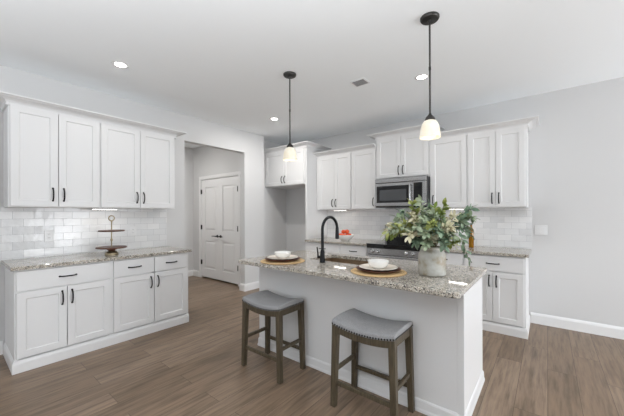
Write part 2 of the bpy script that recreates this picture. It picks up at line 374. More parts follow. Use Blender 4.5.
# hall double door
d = empty('door_1', ((DX0 + DX1) / 2, HY, 0), 0, 'white two-panel double door at the end of the hall', 'door', kind='structure')
xc = (DX0 + DX1) / 2
def leaf(x0, x1, hinge_left):
    w = x1 - x0; z0, z1 = .028, DZ - .006
    p = MB(); b = bmesh.new()
    st = .115; rows = ((.21, .78), (.99, z1 - .15))
    # stiles and rails proud of the panel field
    p.box(x0, x1, .016, .036, z0, z1)
    p.box(x0, x0 + st, .0, .016, z0, z1, .0).box(x1 - st, x1, .0, .016, z0, z1)
    for a, c in ((z0, .21), (.78, .99), (z1 - .15, z1)): p.box(x0 + st, x1 - st, 0, .016, a, c)
    for a, c in rows:                       # raised panel centres with sloping sides
        xa, xb = x0 + st, x1 - st; i = .018; j = .05
        vs = [(xa + i, .016, a + i), (xb - i, .016, a + i), (xb - i, .016, c - i), (xa + i, .016, c - i), (xa + j, .002, a + j), (xb - j, .002, a + j), (xb - j, .002, c - j), (xa + j, .002, c - j)]
        p.poly(vs, [(4, 5, 6, 7), (0, 1, 5, 4), (1, 2, 6, 5), (2, 3, 7, 6), (3, 0, 4, 7)])
    o = p.build('door_leaf', M['trimw'], d)
    hx = x1 - .055 if hinge_left else x0 + .055; s = -1 if hinge_left else 1
    h = MB().lathe([(.028, 0), (.028, .006), (.012, .01), (.012, .045)], 20, (hx, -.001, .892), (0, -1, 0))
    h.tube([(hx, -.05, .892), (hx + s * .04, -.052, .894), (hx + s * .125, -.05, .89)], [.0105, .0095, .007], 10)
    h.build('lever_handle', M['black'], o, True)
    for z in (.33, 1.06, 1.80):
        ex = x0 if hinge_left else x1
        MB().lathe([(.009, 0), (.009, .10)], 10, (ex, -.020, z - .05)).box(ex - .012, ex + .010, -.020, .0, z - .045, z + .045).build('hinge', M['black'], o, True)
    return o
for o in (leaf(DX0, xc - .0015, True), leaf(xc + .0015, DX1, False)): o.location = (-xc, .012, 0)
structure(MB().sweep([(0, 0), (0, .018), (.058, .018), (.066, .010), (.066, 0)], [(0, 0), (1, 0)]) if False else
          MB().box(DX0 - .078, DX0 - .014, HY - .011, HY, 0, DZ + .075, .004).box(DX1 + .014, DX1 + .078, HY - .011, HY, 0, DZ + .075, .004).box(DX0 - .014, DX1 + .014, HY - .011, HY, DZ + .014, DZ + .075, .004)
          .box(DX0 - .02, DX0 - .004, HY, HY + T, 0, DZ + .012).box(DX1 + .004, DX1 + .02, HY, HY + T, 0, DZ + .012).box(DX0 - .004, DX1 + .004, HY, HY + T, DZ + .002, DZ + .012),
          'trim_1', M['trimw'], 'white flat casing around the hall double door', 'door casing')

# ------------------------------------------------------------------ cabinets (local: x to the right seen from the front, y back, z up; face frame front at y = 0)
def shaker(w, h, t=.019, st=.057, rec=.009, ch=.006):
    """one door slab with a sunk flat panel; origin lower left, front at y = -t"""
    def ring(i, y): return [(i, y, i), (w - i, y, i), (w - i, y, h - i), (i, y, h - i)]
    b = .0016
    rings = [ring(0, 0), ring(0, -t + b), ring(b, -t), ring(st, -t), ring(st + ch, -t + rec)]
    vs = sum(rings, []); fs = [(3, 2, 1, 0)]
    for i in range(len(rings) - 1):
        for k in range(4): fs.append((i * 4 + k, i * 4 + (k + 1) % 4, (i + 1) * 4 + (k + 1) % 4, (i + 1) * 4 + k))
    fs.append(tuple((len(rings) - 1) * 4 + k for k in range(4))); return vs, fs
def pull(parent, x, z, vertical, L=.122, y=-.019):
    pts = []
    for i in range(13):
        u = i / 12 * 2 - 1; out = .030 * (1 - abs(u) ** 3.2); a = u * L / 2
        pts.append((x, y - out, z + a) if vertical else (x + a, y - out, z))
    m = MB().tube(pts, [.0062] * 13, 8)
    for s in (-1, 1):
        c = (x, y, z + s * L / 2 * .98) if vertical else (x + s * L / 2 * .98, y, z)
        m.lathe([(.0085, 0), (.0085, .004), (.0055, .010)], 10, c, (0, -1, 0))
    return m.build('handle', M['dark'], parent, True)
def add_door(root, x0, x1, z0, z1, hx=None, hz=None):
    vs, fs = shaker(x1 - x0, z1 - z0)
    d = MB().poly(vs, fs).build('door', M['cab'], root); d.location = (x0, 0, z0)
    if hx is not None: pull(d, hx - x0, hz - z0, True)
    return d
def add_drawer(root, x0, x1, z0, z1, handle=True):
    d = MB().box(0, x1 - x0, -.019, 0, 0, z1 - z0, .002).build('drawer', M['cab'], root); d.location = (x0, 0, z0)
    if handle: pull(d, (x1 - x0) / 2, (z1 - z0) / 2, False)
    return d
def cabinet(name, loc, rz, w, depth, z0, z1, label, rails=(), stiles=(), group=None, frame=.03, top=.03, bot=.02):
    root = empty(name, loc, rz, label, 'cabinet', group)
    if name == 'base_cabinet': root['_w'] = w
    MB().box(0, w, .019, depth, z0, z1, .0015).build('carcass', M['cab'], root)
    f = MB().box(0, frame, 0, .019, z0, z1).box(w - frame, w, 0, .019, z0, z1).box(frame, w - frame, 0, .019, z0, z0 + bot).box(frame, w - frame, 0, .019, z1 - top, z1)
    for z in rails: f.box(frame, w - frame, 0, .019, z - .02, z + .02)
    for s in stiles: f.box(s - .02, s + .02, 0, .019, z0 + bot, z1 - top)
    f.build('face_frame', M['cab'], root)
    return root
ZT = .863                                # underside of the worktops
SK = [(0, 0), (.016, 0), (.016, .075), (.012, .090), (.004, .104), (0, .106)]
def base_fronts(root, drawers, doors, path=None):
    MB().sweep(SK, path or [(0, 0), (root['_w'], 0)]).build('skirting', M['cab'], root)
    del root['_w']
    for a, b in drawers: add_drawer(root, a, b, .685, .850)
    for a, b, hs in doors: add_door(root, a, b, .118, .672, (b - .033 if hs > 0 else a + .033), .572)

# --- left run, faces +x
FL = -3.480
rl = R(90)
def left_cab(name, y0, y1, z0, z1, front, label, **k):
    return cabinet(name, (front, y0, 0), rl, y1 - y0, front - XL - .002, z0, z1, label, **k)
c = left_cab('base_cabinet', .370, 1.077, 0, ZT, FL, 'white base cabinet with one wide drawer, near end of left run', rails=(.678,), group='base cabinets of the left run')
base_fronts(c, [(.011, .692)], [(.011, .3425, 1), (.3475, .692, -1)], [(0, .585), (0, 0), (.707, 0)])
c = left_cab('base_cabinet', 1.077, 1.895, 0, ZT, FL, 'white base cabinet with two side-by-side drawers beside the hall opening', rails=(.678,), stiles=(.409,), group='base cabinets of the left run')
base_fronts(c, [(.012, .405), (.413, .795)], [(.012, .405, 1), (.413, .795, -1)])
UL = XL + .316; UB = 1.400; UT = 2.345
c = left_cab('upper_cabinet', .363, 1.052, UB, UT, UL, 'white two-door wall cabinet at near end over left counter', group='wall cabinets of the left run')
add_door(c, .011, .3415, 1.409, 2.318, .302, 1.524); add_door(c, .3465, .680, 1.409, 2.318, .384, 1.524)
c = left_cab('upper_cabinet', 1.052, 1.866, UB, UT, UL, 'white two-door wall cabinet above cake stand, beside hall opening', group='wall cabinets of the left run')
add_door(c, .009, .394, 1.409, 2.318, .361, 1.524); add_door(c, .399, .798, 1.409, 2.318, .432, 1.524)
CROWN = [(0, 0), (.016, 0), (.018, .012), (.010, .015), (.012, .026), (.022, .042), (.044, .054), (.074, .060), (.076, .065), (.104, .066), (.110, .070), (.110, .080), (0, .080)]
def crown(path, zb, label, name='crown_molding'):
    prof = [(o, zb + z) for o, z in CROWN]
    o = MB().sweep(prof, path).build(name, M['cab'], None); return tag(o, label, 'molding')
xu = UL - .0
crown([(XL + .001, .363), (xu, .363), (xu, 1.866), (XL + .001, 1.866)][::-1] if False else [(XL + .001, .363), (xu, .363), (xu, 1.866), (XL + .001, 1.866)], 2.308, 'white crown molding along top of left wall cabinets')
def countertop(x0, x1, y0, y1, label, z0=.8635, z1=.895, r=.003):
    o = MB().box(x0, x1, y0, y1, z0, z1, r).build('countertop', M['granite'], None); return tag(o, label, 'countertop')
countertop(XL + .002, -3.438, .346, 1.921, 'speckled granite countertop under cake stand on left run')

# --- fridge surround and back run, faces -y
FF = 3.875                               # fridge cabinet face
c = cabinet('upper_cabinet', (-4.248, FF, 0), 0, 1.0105, YB - FF - .002, 1.842, 2.50, 'white two-door cabinet high over the empty fridge space', frame=.035)
add_door(c, .034, .508, 1.852, 2.462, .475, 1.955); add_door(c, .512, .982, 1.852, 2.462, .545, 1.955)
tag(MB().box(-3.234, -3.206, FF, YB - .002, 0, 2.50, .0015).box(-3.2365, -3.2035, FF - .003, FF + .02, 0, 1.86, .001).build('end_panel', M['cab']), 'tall white panel between fridge space and counter', 'panel')
crown([(-4.248, FF), (-3.206, FF), (-3.206, YB - .002)], 2.462, 'white crown molding over cabinet above fridge space')
FU = YB - .316
def back_up(x0, x1, z0, z1, label, **k):
    return cabinet('upper_cabinet', (x0, FU, 0), 0, x1 - x0, YB - FU - .002, z0, z1, label, **k)
G1 = 'wall cabinets of the back wall'
c = back_up(-3.1705, -2.488, UB, UT, 'white two-door wall cabinet right above the fruit bowl', group=G1)
add_door(c, .030, .350, 1.409, 2.318, .318, 1.512); add_door(c, .354, .672, 1.409, 2.318, .386, 1.512)
c = back_up(-2.488, -2.047, UB, UT, 'narrow one-door wall cabinet left of the microwave', group=G1)
add_door(c, .011, .430, 1.409, 2.318, .398, 1.512)
MBOT, MTOP = 1.8385, 2.495
c = back_up(-2.047, -1.249, MBOT, MTOP, 'raised two-door wall cabinet directly above the microwave', group=G1)
add_door(c, .018, .393, 1.862, 2.455, .362, 1.962); add_door(c, .397, .780, 1.862, 2.455, .428, 1.962)
c = back_up(-1.249, -.790, UB, UT, 'one-door wall cabinet right of the microwave, behind greenery', group=G1)
add_door(c, .012, .450, 1.409, 2.318, .046, 1.512)
c = back_up(-.790, -.178, UB, UT, 'two-door wall cabinet at right end of the back wall', group=G1)
add_door(c, .012, .303, 1.409, 2.318, .270, 1.512); add_door(c, .307, .594, 1.409, 2.318, .340, 1.512)
crown([(-3.205, FU), (-2.047, FU)], 2.3125, 'white crown molding between fridge panel and microwave cabinet')
crown([(-2.047, YB - .002), (-2.047, FU), (-1.249, FU), (-1.249, YB - .002)], 2.455, 'raised white crown molding over the microwave cabinet')
crown([(-1.249, FU), (-.178, FU), (-.178, YB - .002)], 2.3125, 'white crown molding over right-hand wall cabinets')
tag(MB().box(-3.205, -3.1715, FU + .002, FU + .016, UB, UT).build('filler_strip', M['cab']), 'narrow white filler strip between fridge panel and wall cabinet', 'filler')
FB = 3.857
def back_base(x0, x1, label, **k):
    return cabinet('base_cabinet', (x0, FB, 0), 0, x1 - x0, YB - FB - .002, 0, ZT, label, rails=(.678,), **k)
G2 = 'base cabinets of the back wall'
c = back_base(-3.203, -2.515, 'white base cabinet under the fruit bowl, beside fridge panel', group=G2)
base_fronts(c, [(.02, .678)], [(.02, .347, 1), (.351, .678, -1)])
c = back_base(-2.515, -2.040, 'narrow white base cabinet left of the range', group=G2)
base_fronts(c, [(.012, .462)], [(.012, .462, 1)])
c = back_base(-1.262, -.775, 'white base cabinet right of range, hidden by vase', group=G2)
base_fronts(c, [(.012, .475)], [(.012, .475, -1)])
c = back_base(-.775, -.178, 'white base cabinet with drawer and two doors at right end', group=G2)
base_fronts(c, [(.012, .580)], [(.012, .294, 1), (.298, .580, -1)], [(0, 0), (.597, 0), (.597, .595)])
countertop(-3.203, -2.032, FB - .045, YB - .002, 'granite countertop holding the fruit bowl, left of range')
countertop(-1.266, -.150, FB - .045, YB - .002, 'granite countertop holding amber bottle, right of range')
# backsplashes
def splash(x0, x1, y0, y1, label, m):
    return tag(MB().box(x0, x1, y0, y1, .8955, UB - .0005).build('backsplash', m), label, 'backsplash')
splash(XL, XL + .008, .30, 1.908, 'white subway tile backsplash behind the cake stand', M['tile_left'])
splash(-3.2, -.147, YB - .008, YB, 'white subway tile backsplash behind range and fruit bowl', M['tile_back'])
# under-cabinet light bars
def bar(cx, cy, rz, L, label):
    r = empty('under_cabinet_light', (cx, cy, UB), rz, label, 'light', 'under-cabinet light bars')
    MB().box(-L / 2, L / 2, -.022, .022, -.014, -.0005, .002).build('housing', M['plast'], r)
    MB().box(-L / 2 + .008, L / 2 - .008, -.018, .018, -.0165, -.014).build('diffuser', M['led'], r)
    area('bar_light', (0, 0, -.02), (0, 0, 0), L * .9, .025, STRIP_W, (1, .95, .88), parent=r)
bar(-3.86, 1.13, rl, .24, 'bright light bar under left wall cabinets, above cake stand')
bar(-2.78, 4.25, 0, .24, 'bright light bar under wall cabinet above fruit bowl')
bar(-.93, 4.25, 0, .24, 'bright light bar under wall cabinet, behind greenery')

# ------------------------------------------------------------------ island
IX0, IX1, IY0, IY1 = -2.283, -.404, 2.000, 2.672
isl = empty('island_cabinet', ((IX0 + IX1) / 2, (IY0 + IY1) / 2, 0), 0, 'long white kitchen island cabinet behind the two stools', 'cabinet')
off = Vector((-(IX0 + IX1) / 2, -(IY0 + IY1) / 2, 0))
def ipart(mb, name, m, smooth=False):
    o = mb.build(name, m, isl, smooth); o.location = off; return o
sx0, sx1, sy0, sy1 = -1.80, -1.20, 2.20, 2.585       # sink cut-out
cc = MB().box(IX0 + .02, sx0 - .03, IY0 + .02, IY1, 0, ZT).box(sx1 + .03, IX1 - .02, IY0 + .02, IY1, 0, ZT)
cc.box(sx0 - .03, sx1 + .03, IY0 + .02, sy0 - .03, 0, ZT).box(sx0 - .03, sx1 + .03, sy1 + .03, IY1, 0, ZT).box(sx0 - .03, sx1 + .03, sy0 - .03, sy1 + .03, 0, .5)
ipart(cc, 'carcass', M['cab'])
ipart(MB().box(IX0, IX1 - .03, IY0, IY0 + .02, 0, ZT, .001), 'back_panel', M['cab'])
ipart(MB().box(IX1 - .02, IX1, IY0 + .03, IY1, 0, ZT, .001), 'end_panel', M['cab'])
ipart(MB().box(IX0, IX0 + .02, IY0 + .02, IY1, 0, ZT, .001), 'end_panel', M['cab'])
ipart(MB().box(IX1 - .034, IX1 + .004, IY0 - .004, IY0 + .034, 0, ZT, .003), 'corner_trim', M['cab'])
SKI = [(0, 0), (.014, 0), (.014, .016), (.010, .026), (.008, .07), (.003, .082), (0, .083)]
ipart(MB().sweep(SKI, [(IX0, IY1), (IX0, IY0), (IX1, IY0), (IX1, IY1), (IX1 - .03, IY1)]), 'baseboard', M['cab'])
# granite top with the sink cut-out
TX0, TX1, TY0, TY1 = -2.300, -.372, 1.738, 2.705
def island_top():
    b = bmesh.new(); z0, z1 = .8635, .895; rc = .03; out = []
    for cx, cy, a0 in ((TX1 - rc, TY1 - rc, 0), (TX0 + rc, TY1 - rc, 90), (TX0 + rc, TY0 + rc, 180), (TX1 - rc, TY0 + rc, 270)):
        for k in range(5): a = R(a0 + k * 22.5); out.append((cx + rc * math.cos(a), cy + rc * math.sin(a)))
    inn = []
    for cx, cy, a0 in ((sx1 - .03, sy1 - .03, 0), (sx0 + .03, sy1 - .03, 90), (sx0 + .03, sy0 + .03, 180), (sx1 - .03, sy0 + .03, 270)):
        for k in range(5): a = R(a0 + k * 22.5); inn.append((cx + .03 * math.cos(a), cy + .03 * math.sin(a)))
    n = 20; e = .003
    def loop(pts, z, sh=0.):
        r = []
        for i, p in enumerate(pts):
            r.append(b.verts.new((p[0], p[1], z)))
        return r
    def inset(pts, d):
        c = (sum(p[0] for p in pts) / n, sum(p[1] for p in pts) / n); res = []
        for i in range(n):
            q = i // 5; sxn = 1 if q in (0, 3) else -1; syn = 1 if q in (0, 1) else -1
            res.append((pts[i][0] - sxn * d, pts[i][1] - syn * d))
        return res
    L = [loop(inn, z1), loop(inset(out, e), z1), loop(out, z1 - e), loop(out, z0 + e), loop(inset(out, e), z0), loop(inn, z0)]
    for i in range(6):
        A, B = L[i], L[(i + 1) % 6]
        for k in range(n): b.faces.new((A[k], A[(k + 1) % n], B[(k + 1) % n], B[k]))
    m = MB(); m._take(b); return m
tag(island_top().build('countertop', M['granite']), 'long granite island countertop with place settings, faucet and vase', 'countertop')
# sink
sk = empty('sink', ((sx0 + sx1) / 2, (sy0 + sy1) / 2, .863), 0, 'undermount kitchen sink set in the granite island', 'sink')
hw, hd = (sx1 - sx0) / 2 + .004, (sy1 - sy0) / 2 + .004
def basin():
    def ring(a, c, z): return [(-a, -c, z), (a, -c, z), (a, c, z), (-a, c, z)]
    rs = [ring(hw + .018, hd + .018, -.004), ring(hw + .018, hd + .018, -.0005), ring(hw, hd, -.0005), ring(hw - .006, hd - .006, -.19), ring(hw - .03, hd - .03, -.212), ring(.03, .03, -.216), ring(.03, .03, -.22),
          ring(hw - .028, hd - .028, -.22), ring(hw, hd, -.195), ring(hw + .004, hd + .004, -.004)]
    vs = sum(rs, []); fs = []
    for i in range(len(rs)):
        j = (i + 1) % len(rs)
        for k in range(4): fs.append((i * 4 + k, i * 4 + (k + 1) % 4, j * 4 + (k + 1) % 4, j * 4 + k))
    return MB().poly(vs, fs)
basin().build('basin', M['sink'], sk, True, 50)
MB().lathe([(.0, -.2205), (.055, -.2205), (.055, -.212), (.045, -.210), (.04, -.2145), (0, -.2145)], 24, cap=False).build('drain', M['steel'], sk, True)
# faucet
fx, fy, fz = -1.572, 2.118, .895
fa = empty('faucet', (fx, fy, fz), 0, 'tall matte black gooseneck faucet on island beside sink', 'faucet')
MB().lathe([(.027, 0), (.027, .006), (.024, .012), (.022, .05), (.019, .10), (.016, .112)], 24).build('base', M['black'], fa, True)
pts = [(0, 0, .10), (0, 0, .18), (0, 0, .25), (0, 0, .298)]
rr = .105
for k in range(1, 15):
    a = math.pi * k / 14 * .97; pts.append((.018 * k / 14, rr - rr * math.cos(a), .298 + rr * math.sin(a)))
MB().tube(pts, .0135, 14, up=(1, 0, 0)).build('spout', M['black'], fa, True)
e = Vector(pts[-1])
MB().lathe([(.0145, 0), (.0165, -.03), (.019, -.085), (.0195, -.108), (.015, -.112)], 18, e, None).build('spray_head', M['black'], fa, True)
MB().tube([(-.015, 0, .045), (-.045, -.004, .045)], .013, 12).tube([(-.046, -.004, .036), (-.047, -.006, .08), (-.052, -.012, .135)], [.0085, .0065, .0055], 10).build('lever_handle', M['black'], fa, True)

# ------------------------------------------------------------------ range and microwave
RX0, RX1, RF = -2.026, -1.270, 3.800
rg = empty('range', ((RX0 + RX1) / 2, RF, 0), 0, 'stainless electric range with black top between base cabinets', 'range')
hw = (RX1 - RX0) / 2
MB().box(-hw, hw, .03, YB - RF - .022, .02, .885, .003).build('body', M['steel'], rg)
MB().box(-hw - .003, hw + .003, -.012, YB - RF - .055, .886, .906, .004).box(-hw, hw, -.014, .03, .848, .888, .003).build('cooktop', M['bglass'], rg)
for bx, by, br in ((-.19, .16, .105), (.19, .16, .085), (-.19, .43, .085), (.19, .43, .105)):
    m = MB()
    for q in (1., .62): m.lathe([(br * q - .004, .9062), (br * q - .004, .9066), (br * q, .9066), (br * q, .9062)], 40, (bx, by, 0), cap=False)
    m.build('burner', M['burner'], rg)
MB().box(-hw, hw, -.006, .04, .758, .848, .004).build('control_panel', M['steel'], rg)
for kx in (-.285, -.20, .20, .285):
    k = MB().lathe([(.026, 0), (.026, .006), (.021, .01), (.019, .036), (.016, .04)], 24, (kx, -.006, .804), (0, -1, 0)).box(kx - .004, kx + .004, -.05, -.04, .786, .822, .001)
    k.build('knob', M['chrome'], rg, True)
od = MB().box(-hw + .004, hw - .004, -.016, .03, .24, .752, .006).build('oven_door', M['steel'], rg)
MB().box(-hw + .09, hw - .09, -.0185, -.0155, .34, .64, .001).build('oven_window', M['bglass'], od)
MB().tube([(-hw + .05, -.016, .71), (-hw + .05, -.055, .71)], .009, 8).tube([(hw - .05, -.016, .71), (hw - .05, -.055, .71)], .009, 8).tube([(-hw + .025, -.057, .71), (hw - .025, -.057, .71)], .012, 12).build('handle', M['steel'], od, True)
MB().box(-hw + .004, hw - .004, -.012, .03, .035, .23, .006).build('storage_drawer', M['steel'], rg)
bg = MB().box(-hw, hw, .592, .645, .886, 1.155, .006).build('backguard', M['steel'], rg)
MB().box(-hw + .035, hw - .035, .588, .593, .905, 1.035, .001).build('control_glass', M['bglass'], bg)
MB().box(-.09, .09, .586, .589, .95, 1.01, .001).build('display', M['display'], bg)
mx0, mx1, my, mz0, mz1 = -1.992, -1.254, 3.995, 1.418, 1.836
mw = empty('microwave', ((mx0 + mx1) / 2, my, mz0), 0, 'stainless over-range microwave under raised wall cabinet', 'microwave')
hw = (mx1 - mx0) / 2; H = mz1 - mz0
MB().box(-hw, hw, .03, YB - my - .01, 0, H, .003).build('body', mat('microwave_case', rgb(44, 44, 46), .4), mw)
dx = hw - .175
dr = MB().box(-hw, dx, -.004, .03, .018, H - .066, .006).build('door', M['steel'], mw)
MB().box(-hw + .028, dx - .052, -.007, -.003, .068, H - .108, .002).build('window', M['bglass'], dr)
MB().box(-hw + .075, dx - .09, -.0085, -.0065, .098, H - .165, .001).build('window_mesh', M['window_glass'], dr)
MB().tube([(dx - .028, -.004, .06), (dx - .028, -.045, .065), (dx - .028, -.052, .11), (dx - .028, -.052, H - .16), (dx - .028, -.045, H - .115), (dx - .028, -.004, H - .11)], .011, 12, up=(1, 0, 0)).build('handle', M['steel'], dr, True)
cp = MB().box(dx + .002, hw, -.004, .03, .018, H - .066, .004).build('control_panel', M['steel'], mw)
MB().box(dx + .012, hw - .048, -.007, -.003, .05, H - .085, .001).build('keypad_glass', M['bglass'], cp)
MB().box(dx + .025, hw - .060, -.008, -.0065, H - .14, H - .10, .0005).build('display', M['display'], cp)
MB().box(-hw, hw, -.004, .03, H - .062, H, .005).build('vent_panel', M['steel'], mw)
MB().box(-hw + .01, hw - .01, .004, .03, .0, .016, .001).build('bottom_grille', M['bglass'], mw)

# ------------------------------------------------------------------ stools
def make_stool():
    root = empty('bar_stool', (0, 0, 0))
    W2, D2, ZS, DIP = .227, .153, .603, .028
    def zt(u): return ZS - DIP * (1 - min(1, abs(u)) ** 2.0)       # saddle curve of the seat, u in -1..1
    # upholstered seat
    nu, nv = 24, 12; vs, fs = [], []
    def prof():
        return [(-1, -.034), (-1.0, -.014), (-.985, -.004), (-.95, .002)] + [(v / 6, .002 + .011 * (1 - (v / 6) ** 2)) for v in range(-5, 6)] + [(.95, .002), (.985, -.004), (1., -.014), (1, -.034)]
    P = prof(); k = len(P)
    us = [-1, -.992, -.97] + [i / 12 for i in range(-11, 12)] + [.97, .992, 1]
    for i, u in enumerate(us):
        edge = -.010 if abs(u) == 1 else (-.003 if abs(u) > .98 else 0)
        for v, dz in P: vs.append((u * W2, v * D2, zt(u) + dz + (edge if dz > -.03 else 0)))
    for i in range(len(us) - 1):
        for j in range(k): fs.append((i * k + j, i * k + (j + 1) % k, (i + 1) * k + (j + 1) % k, (i + 1) * k + j))
    fs.append(tuple(range(k))); fs.append(tuple((len(us) - 1) * k + j for j in range(k))[::-1])
    MB().poly(vs, fs).build('seat', M['fabric'], root, True, 50)
    # nailheads along the lower edge of the cover
    m = MB()
    for s in (-1, 1):
        for i in range(24):
            u = -0.97 + 1.94 * i / 23
            m.lathe([(.0066, 0), (.0054, .0026), (.002, .0042)], 8, (u * W2, s * D2, zt(u) - .027), (0, s, 0))
        for i in range(17):
            v = -.95 + 1.9 * i / 16
            m.lathe([(.0066, 0), (.0054, .0026), (.002, .0042)], 8, (s * W2, v * D2, ZS - .027), (s, 0, 0))
    m.build('nailhead_trim', M['nail'], root)
    # legs, slightly splayed, outer faces flush with the cover
    for sx in (-1, 1):
        for sy in (-1, 1):
            MB().beam((sx * (W2 - .020 + .014), sy * (D2 - .020 + .006), 0), (sx * (W2 - .0225), sy * (D2 - .0225), ZS - .035), .036, .036, .044, .044).build('leg', M['stoolwood'], root)
    # curved aprons front and back, straight ones at the sides
    for s in (-1, 1):
        vs, fs = [], []; n = 16
        for i in range(n + 1):
            u = -1 + 2 * i / n; x = u * (W2 - .046); zz = zt(u * .8) - .0345
            for y in (s * (D2 - .006), s * (D2 - .028)):
                vs.append((x, y, zz)); vs.append((x, y, zz - .046))
        for i in range(n):
            a = i * 4; b = a + 4
            fs += [(a, a + 1, b + 1, b), (a + 2, b + 2, b + 3, a + 3), (a, b, b + 2, a + 2), (a + 1, a + 3, b + 3, b + 1)]
        fs += [(0, 2, 3, 1), (n * 4, n * 4 + 1, n * 4 + 3, n * 4 + 2)]
        MB().poly(vs, fs).build('apron', M['stoolwood'], root)
        MB().box(s * (W2 - .006), s * (W2 - .028), -(D2 - .044), D2 - .044, ZS - .085, ZS - .0345, .001).build('apron', M['stoolwood'], root)
        MB().box(-(W2 - .030), W2 - .030, s * (D2 - .017) - .010, s * (D2 - .017) + .010, .153, .180, .003).build('stretcher', M['stoolwood'], root)
        MB().box(s * (W2 - .015) - .010, s * (W2 - .015) + .010, -(D2 - .030), D2 - .030, .238, .266, .003).build('stretcher', M['stoolwood'], root)
    return root
st = make_stool(); st.location = (-1.866, 1.790, 0)
tag(st, 'grey saddle-seat bar stool nearer the hall opening', 'stool', 'bar stools at the island')
s2 = copy_tree(st); s2.location = (-.938, 1.826, 0)
tag(s2, 'grey saddle-seat bar stool nearer island corner and vase, nailheads clearest', 'stool', 'bar stools at the island')

# ------------------------------------------------------------------ things on the island
ZI = .8955
def place(cx, cy, where):
    g = lambda n: n + ' laid on the island'
    o = MB().lathe([(0, 0), (.20, 0), (.205, .003), (.20, .0065), (0, .0065)], 48, cap=False).build('placemat', M['woven'], None, True); o.location = (cx, cy, ZI)
    tag(o, 'round woven straw placemat %s' % where, 'placemat', g('placemats'))
    o = MB().lathe([(0, 0), (.09, 0), (.135, .008), (.162, .019), (.165, .021), (.163, .0235), (.13, .0125), (.09, .006), (0, .006)], 48, cap=False).build('charger_plate', M['darkwood'], None, True); o.location = (cx, cy, ZI + .0068)
    tag(o, 'dark brown charger plate %s' % where, 'plate', g('charger plates'))
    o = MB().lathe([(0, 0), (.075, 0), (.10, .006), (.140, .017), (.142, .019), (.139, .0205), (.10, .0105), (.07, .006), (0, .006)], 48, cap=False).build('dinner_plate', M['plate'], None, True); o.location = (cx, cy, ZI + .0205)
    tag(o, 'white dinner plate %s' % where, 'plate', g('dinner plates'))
    o = MB().lathe([(0, 0), (.034, 0), (.036, .004), (.060, .014), (.073, .034), (.078, .056), (.0765, .058), (.074, .056), (.069, .036), (.055, .018), (.03, .009), (0, .008)], 48, cap=False).build('bowl', M['cer'], None, True); o.location = (cx, cy, ZI + .0268)
    tag(o, 'white bowl %s' % where, 'bowl', g('bowls'))
place(-1.905, 1.952, 'in the place setting at the hall end')
place(-.985, 2.024, 'in the place setting beside the vase')

VX, VY = -.640, 2.165
vs_ = empty('vase', (VX, VY, ZI), 0, 'stout off-white stoneware jar vase holding greenery on island', 'vase')
MB().lathe([(0, 0), (.082, 0), (.090, .006), (.092, .02), (.092, .125), (.089, .148), (.079, .168), (.069, .180), (.067, .190), (.071, .198), (.067, .200), (.060, .194), (.060, .180), (.074, .16), (.084, .13), (.084, .02), (0, .012)], 48, cap=False).build('body', M['vase'], vs_, True)
# bouquet
bq = empty('greenery_bouquet', (VX, VY, ZI + .03), 0, 'loose bouquet of grey-green eucalyptus and olive stems in stoneware vase', 'plant')
RV = Vector((math.cos(YAW), math.sin(YAW), 0)); FV = Vector((-math.sin(YAW), math.cos(YAW), 0))
rnd = random.Random(11)
def leaf_geo(mb_v, mb_f, p, d, nrm, L, Wd):
    d = d.normalized(); s = d.cross(nrm).normalized(); n = s.cross(d)
    b = len(mb_v); rows = [(0, .05), (.22, .72), (.5, 1.), (.78, .72), (1., .06)]
    for t, w in rows:
        c = p + d * L * t + n * (-.22 * L * t * t)
        mb_v += [c - s * w * Wd / 2 + n * .10 * Wd, c, c + s * w * Wd / 2 + n * .10 * Wd]
    for i in range(4):
        a = b + i * 3
        mb_f += [(a, a + 1, a + 4, a + 3), (a + 1, a + 2, a + 5, a + 4)]
def stem(tip, lift, lm, leaves=32, L=.052, Wd=.028, start=.34):
    """tip = (right, away, up) from the jar's mouth"""
    a = Vector((rnd.uniform(-.03, .03), rnd.uniform(-.03, .03), 0)); m0 = Vector((a.x * .8, a.y * .8, .165))
    tipv = RV * tip[0] + FV * tip[1] + Vector((0, 0, .165 + tip[2]))
    ctrl = m0 + (tipv - m0) * .45 + Vector((0, 0, lift)); pts = [a]
    for i in range(15):
        t = i / 14; pts.append(m0 * (1 - t) ** 2 + ctrl * 2 * t * (1 - t) + tipv * t * t)
    st_ = MB().tube(pts, [.0028 - .0014 * i / 15 for i in range(16)], 6).build('stem', M['stem'], bq, True)
    V, Fc = [], []
    for i in range(leaves):
        t = start + (1 - start) * (i + .5) / leaves; x = 1 + t * 14; j = min(14, int(x)); f = x - j
        p = pts[j].lerp(pts[min(15, j + 1)], f); tg = (pts[min(15, j + 1)] - pts[max(1, j - 1)]).normalized()
        side = Vector((rnd.gauss(0, 1), rnd.gauss(0, 1), rnd.gauss(0, .8))); side = (side - tg * side.dot(tg)).normalized()
        dd = side * rnd.uniform(.7, 1.1) + tg * rnd.uniform(.3, .9)
        nn = (Vector((rnd.gauss(0, .6), rnd.gauss(0, .6), 1)) - RV * 0 - FV * .5); nn = (nn - dd * nn.dot(dd) / dd.length_squared).normalized()
        k = rnd.uniform(.75, 1.2); leaf_geo(V, Fc, p, dd, nn, L * k, Wd * k)
    leaf_geo(V, Fc, pts[-1], (pts[-1] - pts[-3]), Vector((0.1, .2, 1)).normalized(), L, Wd)
    lo = MB().poly(V, Fc).build('leaves', M[lm], st_, True, 80)
